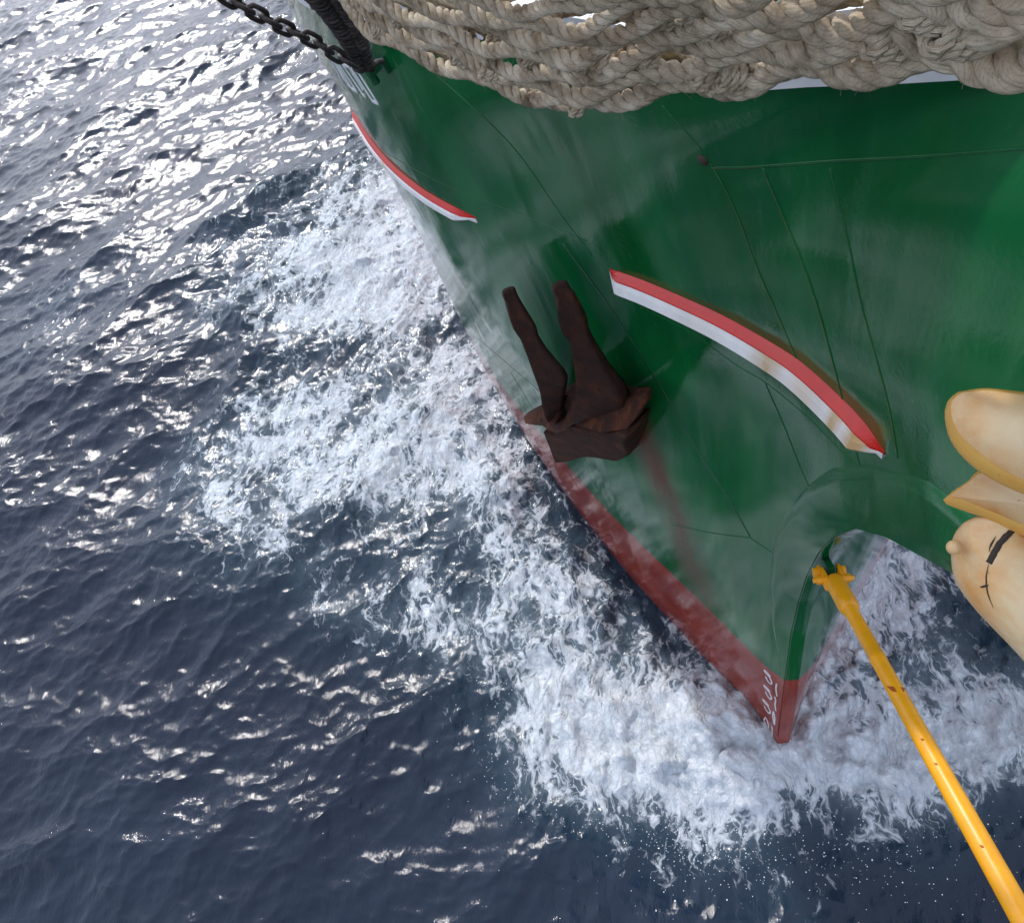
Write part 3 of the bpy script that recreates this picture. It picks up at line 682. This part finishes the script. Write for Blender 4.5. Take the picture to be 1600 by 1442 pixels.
# ------------------------------------------------------------------ anchor
def anchor():
    c, n = hit(905, 600); c = Vector(c) ; n = Vector(n)
    root = thing("anchor", "rusty brown stockless anchor hauled up against the green bow, flukes upward", "anchor", c)
    inv = Matrix.Translation(-c)
    view = Vector(ray(905, 600)).normalized()
    hp = [hit(*q)[0] for q in ((792, 455), (872, 442), (850, 655), (1000, 640))]
    pn = (hp[1] - hp[2]).cross(hp[0] - hp[3]).normalized()
    if pn.dot(view) > 0: pn = -pn
    O = c + pn * (max((h - c).dot(pn) for h in hp) + .16)
    def pt(px, py, dep=0.0):
        d = Vector(ray(px, py)); t = (O - Vector(CAM)).dot(pn) / d.dot(pn)
        return Vector(CAM) + d * t + pn * dep
    def fluke(rows, name):
        """rows: left px, right px, ridge px, y px pairs, depth front, depth back"""
        V = []; k = 8
        for (lx, ly), (rx, ry), rid, fr, bk in rows:
            L = pt(lx, ly); R_ = pt(rx, ry); R_ = L.lerp(R_, .95 if ly < 475 else .86); bk = bk * .5; mid = L.lerp(R_, rid)
            fr = fr * 1.0
            V += [L + pn*fr*.1, L.lerp(mid, .5) + pn*fr*.50, mid + pn*fr, mid.lerp(R_, .45) + pn*fr*.46, R_ + pn*fr*.0, R_ - pn*bk*.8, mid - pn*bk, L - pn*bk*.7]
        V = [v - c for v in V]
        F = grid_faces(len(rows), k) ; F += [(i*k+k-1, i*k, (i+1)*k, (i+1)*k+k-1)[::-1] for i in range(len(rows)-1)]
        F = [f[::-1] for f in grid_faces(len(rows), k)] + [((i+1)*k+k-1, (i+1)*k, i*k, i*k+k-1)[::-1] for i in range(len(rows)-1)]
        F += [tuple(range(k)), tuple((len(rows)-1)*k+j for j in range(k))[::-1]]
        o = pydata(name, V, F, M_RUST, root); bm = bmesh.new(); bm.from_mesh(o.data); bmesh.ops.recalc_face_normals(bm, faces=bm.faces); bm.to_mesh(o.data); bm.free()
        cr = o.data.attributes.new('crease_edge', 'FLOAT', 'EDGE')
        for e in o.data.edges:
            i, j = e.vertices
            if i % k == j % k: cr.data[e.index].value = {2: 1, 4: 1, 0: 1, 5: .6}.get(i % k, 0)
            elif i // k == j // k: cr.data[e.index].value = .35 if (i // k) in (3, 7) else 0
        s = o.modifiers.new("s", 'SUBSURF'); s.levels = s.render_levels = 2
        return o
    fluke([((787, 451), (799, 447), .5, .015, .02), ((784, 456), (804, 452), .5, .03, .03), ((786, 463), (806, 460), .5, .03, .03), ((789, 470), (808, 464), .5, .025, .03),
           ((793, 485), (819, 480), .5, .04, .04), ((799, 503), (833, 500), .5, .05, .04), ((804, 517), (842, 514), .5, .05, .04), ((811, 523), (842, 525), .45, .035, .04),
           ((820, 545), (853, 545), .45, .045, .05), ((836, 580), (872, 567), .45, .07, .06), ((846, 602), (893, 588), .40, .08, .07), ((850, 625), (884, 608), .45, .085, .08), ((856, 645), (879, 634), .5, .075, .08), ((866, 664), (874, 652), .5, .05, .08)], "fluke")
    fluke([((865, 442), (878, 437), .5, .015, .02), ((862, 446), (886, 443), .5, .03, .03), ((864, 455), (889, 452), .5, .03, .03), ((866, 463), (896, 458), .5, .025, .03),
           ((871, 480), (904, 472), .4, .045, .05), ((877, 500), (914, 490), .38, .055, .06), ((884, 518), (919, 506), .38, .055, .06), ((887, 527), (919, 516), .38, .035, .06),
           ((896, 548), (930, 540), .38, .05, .07), ((902, 575), (946, 566), .33, .06, .09), ((905, 598), (960, 590), .28, .08, .12), ((900, 622), (982, 612), .26, .09, .15), ((893, 645), (990, 634), .26, .085, .15), ((896, 662), (985, 650), .3, .05, .15)], "fluke")
    def plate(name, outline, hole, dep0, thick, bev=.008, tilt=0):
        cu = bpy.data.curves.new(name, 'CURVE'); cu.dimensions = '2D'; cu.fill_mode = 'BOTH'; cu.extrude = thick/2; cu.bevel_depth = bev; cu.bevel_resolution = 1
        ex = (pt(900, 650) - pt(880, 650)).normalized(); ey = pn.cross(ex); o0 = pt(905, 650, dep0)
        for poly in [outline] + ([hole] if hole else []):
            sp = cu.splines.new('POLY'); sp.points.add(len(poly) - 1); sp.use_cyclic_u = True
            for i, (a, b) in enumerate(poly):
                d = pt(a, b) - pt(905, 650); sp.points[i].co = (d.dot(ex), d.dot(ey), 0, 1)
        tmp = bpy.data.objects.new("tmp", cu); me = bpy.data.meshes.new_from_object(tmp); bpy.data.objects.remove(tmp)
        Mx = Matrix((ex, ey, pn)).transposed().to_4x4(); Mx.translation = o0 - c
        tl = [tilt * v.co.y for v in me.vertices]; me.transform(Mx)
        for v, t in zip(me.vertices, tl):
            d = (v.co + c - Vector(CAM)).normalized(); v.co = v.co + d * (t / d.dot(pn))
        me.update(); me.name = name
        bpy.data.curves.remove(cu)
        return link_mesh(name, me, M_RUST2 if name in ('crown', 'crown_boss', 'tripping_palm') else M_RUST, root, smooth=False)
    # flange with the two tripping palms and the shank slot
    plate("tripping_palm", [(827, 645), (840, 638), (852, 632), (862, 622), (880, 610), (905, 598), (940, 600), (975, 606), (1000, 610), (1013, 608), (1015, 618), (1002, 640), (990, 658), (950, 664), (925, 658), (905, 652), (893, 662), (880, 668), (868, 664), (856, 656), (840, 655), (829, 653)],
          [(884, 612), (904, 602), (904, 620), (897, 640), (888, 655), (873, 658), (879, 640)], .02, .05, .008, -.55)
    # crown block, rounded box below the flange
    V = []; k = 0; rings = [(0, 0), (.35, 0), (.75, -.01), (1, -.03)]
    top = [(868, 660), (885, 668), (905, 655), (945, 664), (990, 656), (997, 662), (996, 690), (880, 700)]
    plate("crown", [(867, 662), (884, 668), (905, 654), (950, 664), (997, 656), (993, 668), (998, 690), (972, 704), (945, 718), (928, 720), (917, 714), (905, 719), (896, 722), (887, 717), (880, 700), (875, 684)], None, .01, .15, .012, .75)
    plate("shank", [(884, 612), (905, 600), (905, 640), (890, 662), (868, 660)], None, -.09, .10, .002)
    rim = [pt(a, b, .035) - c for a, b in smooth_path([(853, 648), (862, 660), (874, 669), (888, 670), (900, 660), (912, 660), (930, 666), (955, 667), (985, 658)], 30)]
    pydata("shank_collar", *tube([list(q) for q in rim], .020, 10), M_RUST, root)
anchor()

# ------------------------------------------------------------------ bobstay
def bobstay():
    P0 = np.array([.17, 0, 3.28]); 
    pts = [at_y(a, b, -.012) for a, b in ((1304, 908), (1340, 980), (1400, 1090), (1500, 1265), (1600, 1437))]
    a, b = pts[0], pts[-1]; d = (b - a) / np.linalg.norm(b - a)
    root = thing("bobstay", "yellow painted steel bobstay shackled to the stem and rising out of frame", "stay", a)
    o = lambda s, off=(0, 0, 0): tuple(d * s + np.array(off))
    L = float(np.linalg.norm(b - a))
    rad_path = [(.21, .031), (.215, .027), (.6, .027), (.605, .0285), (.63, .0285), (.635, .027), (2.9, .0275)]
    V, F = tube([d * s for s, _ in rad_path], [r for _, r in rad_path], 24); pydata("rod", V, F, M_YELLOW, root)
    V, F = tube([d * s for s in (-.01, .0, .03, .205, .245, .255)], [.030, .037, .040, .040, .036, .028], 24); pydata("end_sleeve", V, F, M_YELLOW, root)
    up = np.cross(d, [0, 1, 0]); up /= np.linalg.norm(up)
    side = np.array([0, 1.0, 0])
    R3 = Matrix((Vector(d), Vector(side), Vector(up))).transposed()
    for s in (-1, 1):
        bm = bmesh.new(); add_box(bm, o(-.03, side*.034*s), (.11, .018, .062), R3); add_box(bm, o(-.085, side*.040*s), (.075, .016, .05), R3)
        bmesh.ops.bevel(bm, geom=bm.edges[:], offset=.004, segments=2, affect='EDGES'); from_bm("clevis_cheek", bm, M_YELLOW, root, False)
        bm = bmesh.new(); add_cyl(bm, o(-.02, side*.035*s), o(-.02, side*.068*s), .019, seg=6); add_cyl(bm, o(-.02, side*.06*s), o(-.02, side*.082*s), .011)
        from_bm("clevis_nut", bm, M_YELLOW, root, False)
        bm = bmesh.new(); add_cyl(bm, o(-.095, side*.04*s), o(-.095, side*.066*s), .022, seg=18); from_bm("stem_bolt", bm, M_YELLOW, root, False)
    bm = bmesh.new(); add_box(bm, o(-.115), (.13, .030, .08), R3); from_bm("stem_lug", bm, M_SEAM, root, False)
    # worn patches
    for s, rr in ((.93, .0368), (1.2, .0366)):
        V, F = tube([d * t for t in np.linspace(s, s + .025, 3)], rr, 20)
    for px, py, w in ((1411, 1103, .02), (1456, 1172, .006), (1478, 1216, .006), (1552, 1340, .006)):
        q = Vector(at_y(px, py, 0)) - Vector(a); view = -Vector(ray(px, py)).normalized(); q = q - Vector(d) * 0 
        s = q.dot(Vector(d)); r_ = [Vector(d)*(s + ds) + (view - Vector(d)*view.dot(Vector(d))).normalized()*.0277 + Vector(side)*dy for ds, dy in ((-w, -w), (w*.4, -w*.6), (w, w), (-w*.3, w*1.6))]
        pydata("paint_chip", r_, [(0, 1, 2, 3)], M_YRUST, root)
bobstay()

# ------------------------------------------------------------------ carved figurehead at the beak
def figurehead():
    base = Vector(at_d(1560, 800, 1.24)); vdir = Vector(ray(1560, 800)).normalized()
    root = thing("figurehead", "weathered cream and ochre carved wooden figurehead at the right edge", "figurehead", base)
    ex = Vector(RM @ [1, 0, 0]); pn = -vdir; ex = (ex - pn * ex.dot(pn)).normalized(); ey = pn.cross(ex)
    def pt(px, py, dep=0.0):
        d = Vector(ray(px, py)); t = (base - Vector(CAM)).dot(pn) / d.dot(pn); return Vector(CAM) + d * t + pn * dep - base
    def pillow(name, outline, inner, dep, thick, bulge, m_face, m_rim):
        # rim: from back outline to front inner outline; face: inner outline filled towards centre with bulge
        O_ = smooth_path(outline + [outline[0]], 72)[:-1]; I_ = smooth_path(inner + [inner[0]], 72)[:-1]
        cen = I_.mean(axis=0); n = len(O_)
        V = [pt(a, b, dep - thick) for a, b in O_] + [pt(a, b, dep - thick*.55) for a, b in O_ + (O_ - cen)*.02] + [pt(a, b, dep - thick*.12) for a, b in O_] + [pt(a, b, dep) for a, b in I_]
        F = [(r*n+i, r*n+(i+1) % n, (r+1)*n+(i+1) % n, (r+1)*n+i) for r in range(3) for i in range(n)]
        F.append(tuple(range(n))[::-1])
        rim = pydata(name + "_rim", V, F, m_rim, root)
        V = []; K = 10
        for r in range(K):
            s = r / K; q = I_ * (1 - s) + cen * s; V += [pt(a, b, dep + .0015 + bulge * (1 - (1 - s) ** 2)) for a, b in q]
        V.append(pt(*cen, dep + .0015 + bulge)); F = [(r*n+i, r*n+(i+1) % n, (r+1)*n+(i+1) % n, (r+1)*n+i) for r in range(K-1) for i in range(n)] + [((K-1)*n+i, (K-1)*n+(i+1) % n, K*n) for i in range(n)]
        f = pydata(name, V, F, m_face, root)
        at = f.data.attributes.new('edge', 'FLOAT', 'POINT'); at.data.foreach_set('value', np.array([max(0, 1 - r / K * 1.7) for r in range(K) for _ in range(n)] + [0], np.float32))
        for o in (rim, f):
            bm = bmesh.new(); bm.from_mesh(o.data); bmesh.ops.recalc_face_normals(bm, faces=bm.faces); bm.to_mesh(o.data); bm.free()
    pillow("carved_wing", [(1500, 618), (1484, 631), (1480, 655), (1490, 692), (1520, 727), (1560, 753), (1600, 771), (1660, 792), (1740, 800), (1790, 740), (1780, 670), (1700, 630), (1600, 619), (1540, 613)],
           [(1506, 621), (1490, 634), (1492, 664), (1508, 690), (1530, 709), (1562, 733), (1600, 752), (1660, 772), (1730, 780), (1775, 735), (1768, 675), (1698, 637), (1600, 625), (1542, 618)], .05, .07, .03, M_CREAM, M_OCHRE)
    pillow("carved_blade", [(1472, 780), (1488, 766), (1512, 750), (1530, 733), (1600, 735), (1700, 770), (1740, 860), (1680, 868), (1600, 838), (1545, 812), (1500, 796), (1477, 787)],
           [(1482, 774), (1496, 764), (1516, 750), (1534, 737), (1600, 740), (1690, 772), (1725, 845), (1680, 850), (1600, 820), (1545, 797), (1505, 781), (1488, 776)], -.03, .06, -.012, M_CREAM, M_OCHRE)
    # barrel-shaped body
    sec = [((1545, 800), 20), ((1535, 815), 38), ((1540, 845), 52), ((1556, 880), 66), ((1580, 915), 78), ((1625, 965), 84), ((1680, 1030), 84), ((1740, 1100), 70)]
    C_ = smooth_path([p for p, _ in sec], 40); Rr = np.interp(np.linspace(0, 1, 40), np.linspace(0, 1, len(sec)), [r for _, r in sec])
    cl = [(1556, 812), (1556, 820), (1562, 842), (1580, 872), (1606, 905), (1650, 950), (1705, 1010), (1770, 1080)]
    lf = [(1530, 808), (1512, 822), (1500, 848), (1502, 885), (1512, 918), (1545, 962), (1600, 1020), (1670, 1095)]
    c2 = smooth_path(cl, 48); l2 = smooth_path(lf, 48); V = []; K = 24
    for a, b in zip(c2, l2):
        A, B_ = pt(*a), pt(*b); ax = (B_ - A) * 1.25
        for j in range(K):
            th = 2 * math.pi * j / K; V.append(A + ax * math.cos(th) + pn * (ax.length * .85 * math.sin(th) - ax.length*.75 - .04))
    F = [(i*K+j, i*K+(j+1) % K, (i+1)*K+(j+1) % K, (i+1)*K+j) for i in range(47) for j in range(K)] + [tuple(range(K))[::-1], tuple(47*K+j for j in range(K))]
    o = pydata("carved_body", V, F, M_CREAM, root); bm = bmesh.new(); bm.from_mesh(o.data); bmesh.ops.recalc_face_normals(bm, faces=bm.faces); bm.to_mesh(o.data); bm.free()
    body = BVHTree.FromPolygons([Vector(v) + base for v in V], F)
    def on(px, py):
        r = body.ray_cast(Vector(CAM), Vector(ray(px, py)).normalized()); return None if r[0] is None else (r[0] - base, -Vector(ray(px, py)).normalized())
    for pxs, w in (([(1592, 822), (1578, 832), (1562, 850), (1552, 868), (1545, 880)], .010), ([(1545, 880), (1541, 900), (1543, 925), (1552, 950)], .0024), ([(1531, 918), (1537, 916), (1545, 914)], .004), ([(1556, 838), (1548, 852), (1545, 862)], .003)):
        q = [on(a, b) for a, b in smooth_path(pxs, 16)]; q = [x for x in q if x]
        if len(q) > 2: pydata("crack", *strip([x[0] + Vector((random.uniform(-1, 1), random.uniform(-1, 1), random.uniform(-1, 1))) * w * .05 for x in q], [x[1] for x in q], w, .0012, w < .01), M_CRACK, root)
    bm = bmesh.new(); r = bmesh.ops.create_uvsphere(bm, u_segments=16, v_segments=10, radius=.011)
    for v in r['verts']: v.co = v.co + pt(1489, 857, -.04)
    from_bm("peg", bm, M_CREAM, root)
figurehead()

# ------------------------------------------------------------------ ropes of the bowsprit net
def laid_rope(path, r, pitch, sides=7, phase=0.0, wob=.0):
    path = np.asarray(path, float); T, N, B = frames(path); s = np.r_[0, np.cumsum(np.linalg.norm(np.diff(path, axis=0), axis=1))]
    r = np.broadcast_to(np.asarray(r, float), (len(path),)); out = []
    ph = np.r_[0, np.cumsum(np.diff(s) / (pitch * r[1:]))] * 2 * np.pi
    Y = []
    for k in range(3):
        a = ph + phase + k * 2 * np.pi / 3; c = path + (r * .58)[:, None] * (np.cos(a)[:, None] * N + np.sin(a)[:, None] * B)
        rs = r * .50 * (1 + wob * np.sin(s * 90 + k * 2)); T2, N2, B2 = frames(c); m = sides + 1; q = np.linspace(0, 2*np.pi, m)
        V = c[:, None, :] + rs[:, None, None] * (np.cos(q)[None, :, None] * N2[:, None, :] + np.sin(q)[None, :, None] * B2[:, None, :])
        out.append((V.reshape(-1, 3), grid_faces(len(path), m)))
        Y.append((q[None, :] / (2*np.pi) * 9 + (s / (r * 1.1))[:, None]).ravel())
    return (*join(out), np.concatenate(Y))
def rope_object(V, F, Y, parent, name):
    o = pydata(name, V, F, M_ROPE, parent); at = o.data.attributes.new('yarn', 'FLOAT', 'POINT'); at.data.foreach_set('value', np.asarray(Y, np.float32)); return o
ENV = np.array([(440, -120), (500, -45), (540, 5), (580, 50), (640, 82), (700, 106), (760, 136), (830, 160), (905, 174), (960, 160), (1030, 143), (1100, 134), (1180, 134), (1250, 120), (1330, 116), (1400, 113), (1450, 108), (1520, 107), (1600, 101), (1700, 97), (1800, 80)], float)
def net():
    c = at_d(1100, 60, 1.5)
    root = thing("bowsprit_net", "pale hemp rope netting slung under the bowsprit across the top of the green bow", "net", c)
    rr = random.Random(5)
    D = lambda x: float(np.interp(x, [440, 560, 760, 905, 1100, 1350, 1600, 1800], [2.5, 2.2, 1.85, 1.62, 1.40, 1.20, 1.05, .95]))
    SP = lambda x: float(np.interp(x, [440, 560, 760, 905, 1100, 1350, 1600, 1800], [15, 16, 19, 23, 28, 38, 46, 52]))
    def env(x): return float(np.interp(x, ENV[:, 0], ENV[:, 1]))
    K = 16
    for layer in range(2):
        for k in range(K):
            x0 = 440 + rr.uniform(-10, 20); x1 = 1800
            step0 = 3.0; pts = []; rad = []
            x = x0; ph = rr.uniform(-.3, .3) + (math.pi if (k + layer) % 2 else 0); per_acc = 0
            while x < x1:
                sp = SP(x); per = float(np.interp(x, [440, 900, 1300, 1800], [95, 150, 210, 280]))
                per_acc += step0 / per * 2 * math.pi
                zig = math.sin(per_acc + ph); zig = math.copysign(abs(zig) ** .8, zig)
                y = env(x) - sp * (k + .3 + layer * .5) * (1.0 + .02 * k) + zig * sp * .36
                y += 5 * math.sin(x * .013 + k * 1.7 + layer * 3)
                d = D(x) * (1 - .042 * k) + layer * .12 + .02 * zig
                pts.append(at_d(x, y, d)); x += step0
                rpx = sp * (.54 if layer == 0 else .42)
                rad.append(rpx / F_PX * d * (1 + .08 * math.sin(x * .02 + k)))
            if k > 6: # upper ropes pass out of the picture on the right
                pass
            # keep only the run that can matter to the view, with margin
            keep = [i for i in range(len(pts)) if True]
            pts = np.array(pts); rad = np.array(rad)
            ys = np.array([env(440 + 3 * i) - SP(440 + 3 * i) * (k + .3) for i in range(len(pts))]); m = ys > -110
            if m.sum() < 12: continue
            idx = np.where(m)[0]; a, b = idx[0], idx[-1] + 1
            V, F, Y = laid_rope((pts[a:b] - c), rad[a:b], 5.4, 9, rr.uniform(0, 6), .04)
            rope_object(V, F, Y, root, "net_rope")
    # loose fibres standing off the ropes
    FV, FF = [], []
    for o in list(root.children)[:K]:
        vs = o.data.vertices; nv = len(vs)
        for _ in range(170):
            p = np.array(vs[rr.randrange(nv)].co); d = np.array([rr.gauss(0, 1) for _ in range(3)]); d /= np.linalg.norm(d); e = np.array([rr.gauss(0, 1) for _ in range(3)]) * .4
            L = rr.uniform(.006, .022); q = [p, p + d * L * .5, p + (d + e) * L]
            a, b = tube(q, [.00035, .0003, .00015], 3, False); o0 = len(FV); FV.extend(a); FF += [tuple(i + o0 for i in f) for f in b]
    tag(pydata("loose_fibres", FV, FF, M_ROPE, root), kind='stuff')
    # seizings where neighbouring ropes are married
    for i in range(46):
        x = rr.uniform(560, 1600); k = rr.randint(0, 5); sp = SP(x); y = env(x) - sp * (k + .8); d = D(x) * (1 - .028 * k) - .012
        if y < -10: continue
        w = sp * .62 / F_PX * d; p = at_d(x, y, d) - c; ups = RM @ np.array([rr.uniform(-.35, .35), 1, 0]); fw = RM @ np.array([1, rr.uniform(-.5, .1), 0])
        ups /= np.linalg.norm(ups); vw = RM @ np.array([0, 0, 1.0]); parts = []
        nt_ = rr.choice([2, 3, 3])
        for t in range(nt_):
            off = fw * (t - nt_/2) * w * .62; a = np.linspace(0, 2*np.pi, 22)
            ring = [p + off + ups * math.cos(q) * w * 1.5 + vw * math.sin(q) * w * .95 + fw * math.sin(q) * w * .3 for q in a]
            parts.append(laid_rope(ring, w * .40, 4.2, 6, t))
        rope_object(*join([q[:2] for q in parts]), np.concatenate([q[2] for q in parts]), root, "seizing")
net()

# ------------------------------------------------------------------ dark stay and chain at the upper left
def dark_stay():
    p0 = at_d(572, 104, 2.62); root = thing("rusted_stay", "dark encrusted twin bar stay reaching down to the bow plating", "stay", p0)
    for (a, b, r) in (((478, -30), (564, 103), 17), ((514, -30), (574, 103), 15)):
        n = 260; P = []; R_ = []
        for i in range(n):
            t = i / (n - 1); x = a[0] + (b[0] - a[0]) * (t + .12 * math.sin(math.pi * t)); y = a[1] + (b[1] - a[1]) * t
            d = 2.25 + .37 * t; P.append(at_d(x, y, d) - p0); R_.append((r - 6 * t) / F_PX * d * (1 + .10 * math.sin(i * .62) + .06 * math.sin(i * 1.7 + 1)))
        V, F = tube(P, R_, 14); V = V + rng.normal(size=V.shape) * .0012
        pydata("bar", V, F, M_CHAIN, root)
    bm = bmesh.new(); q = Vector(at_d(571, 104, 2.62) - p0); add_cyl(bm, q - Vector((.012, .022, 0)), q + Vector((.012, .022, 0)), .016); add_cyl(bm, q, Vector(at_d(597, 96, 2.72) - p0), .009)
    from_bm("toggle", bm, M_CHAIN, root)
    return root
dark_stay()
def chain():
    px = smooth_path([(330, -30), (352, -6), (375, 8), (402, 22), (430, 37), (458, 50), (484, 61), (508, 75), (528, 88), (546, 98)], 400)
    dd = np.linspace(2.2, 2.5, 400); P = np.array([at_d(a, b, d) for (a, b), d in zip(px, dd)])
    s = np.r_[0, np.cumsum(np.linalg.norm(np.diff(P, axis=0), axis=1))]
    root = thing("chain", "black iron chain hanging over the sea at the upper left, running to the dark stay", "chain", P[-1])
    w, l, r = .0150, .030, .0066
    a = np.linspace(0, 2*np.pi, 33)[:-1]
    ringp = np.array([[math.cos(t) * w + 0, 0, math.sin(t) * w + math.copysign(l - w, math.sin(t)) * min(1, abs(math.sin(t)) * 3)] for t in a])
    T = np.roll(ringp, -1, 0) - np.roll(ringp, 1, 0); T /= np.linalg.norm(T, axis=1)[:, None]; Bn = np.array([0, 1.0, 0]); V = []
    for p, t in zip(ringp, T):
        nn = np.cross(t, Bn)
        for j in range(8): V.append(p + r * (math.cos(j*math.pi/4) * nn + math.sin(j*math.pi/4) * Bn))
    n = len(ringp); F = [(i*8+j, i*8+(j+1) % 8, ((i+1) % n)*8+(j+1) % 8, ((i+1) % n)*8+j) for i in range(n) for j in range(8)]
    first = pydata("chain_link", V, F, M_CHAIN, root); pitch = 2 * (l - r) * .96; k = 0; q = pitch / 2
    while q < s[-1]:
        i = int(np.clip(np.searchsorted(s, q), 1, 398)); t = Vector(P[i+1] - P[i-1]).normalized()
        o = first if k == 0 else first.copy()
        if k: C.objects.link(o); o.parent = root
        view = Vector(ray(*px[i])).normalized(); y = (view - t * view.dot(t)).normalized(); x = y.cross(t)
        M3 = Matrix((x, y, t)).transposed() @ Matrix.Rotation(math.radians(20 if k % 2 else 100), 3, 'Z')
        o.location = Vector(P[i] - P[-1]); o.rotation_euler = M3.to_euler(); k += 1; q += pitch
chain()

# ------------------------------------------------------------------ spray thrown ahead of the bow wave
def spray():
    r = random.Random(3); bm_v, bm_f = [], []
    ico = bmesh.new(); bmesh.ops.create_icosphere(ico, subdivisions=1, radius=1); iv = np.array([v.co[:] for v in ico.verts]); fi = [tuple(v.index for v in f.verts) for f in ico.faces]; ico.free()
    spots = [((1120, 1300), 60, 26, 500), ((1180, 1340), 120, 40, 420), ((1050, 1290), 60, 30, 200), ((1400, 1300), 100, 40, 220), ((880, 1250), 60, 30, 160), ((1150, 1180), 60, 40, 500), ((1100, 1100), 60, 40, 240),
             ((1300, 1370), 150, 40, 120), ((680, 670), 40, 40, 300), ((820, 800), 30, 40, 220), ((1250, 1230), 200, 20, 260), ((780, 1150), 30, 60, 160), ((1270, 1150), 40, 40, 200)]
    for (cx, cy), sx, sy, n in spots:
        for _ in range(n * 2 // 3):
            h = abs(r.gauss(0, .12)) + .03; p = at_z(cx + r.gauss(0, sx), cy + r.gauss(0, sy), h); s = r.uniform(.0014, .0045) * (1.5 if r.random() < .06 else 1)
            v = iv * s * np.array([r.uniform(.7, 1.3), r.uniform(.7, 1.3), r.uniform(.8, 1.8)]) + p
            o = len(bm_v) ; bm_v.extend(v); bm_f += [tuple(i + o for i in f) for f in fi]
    m, nt, p = mat("spray_water"); p.inputs['Base Color'].default_value = (.8, .84, .88, 1); p.inputs['Roughness'].default_value = .3
    tag(pydata("spray", bm_v, bm_f, m), kind='stuff')
spray()
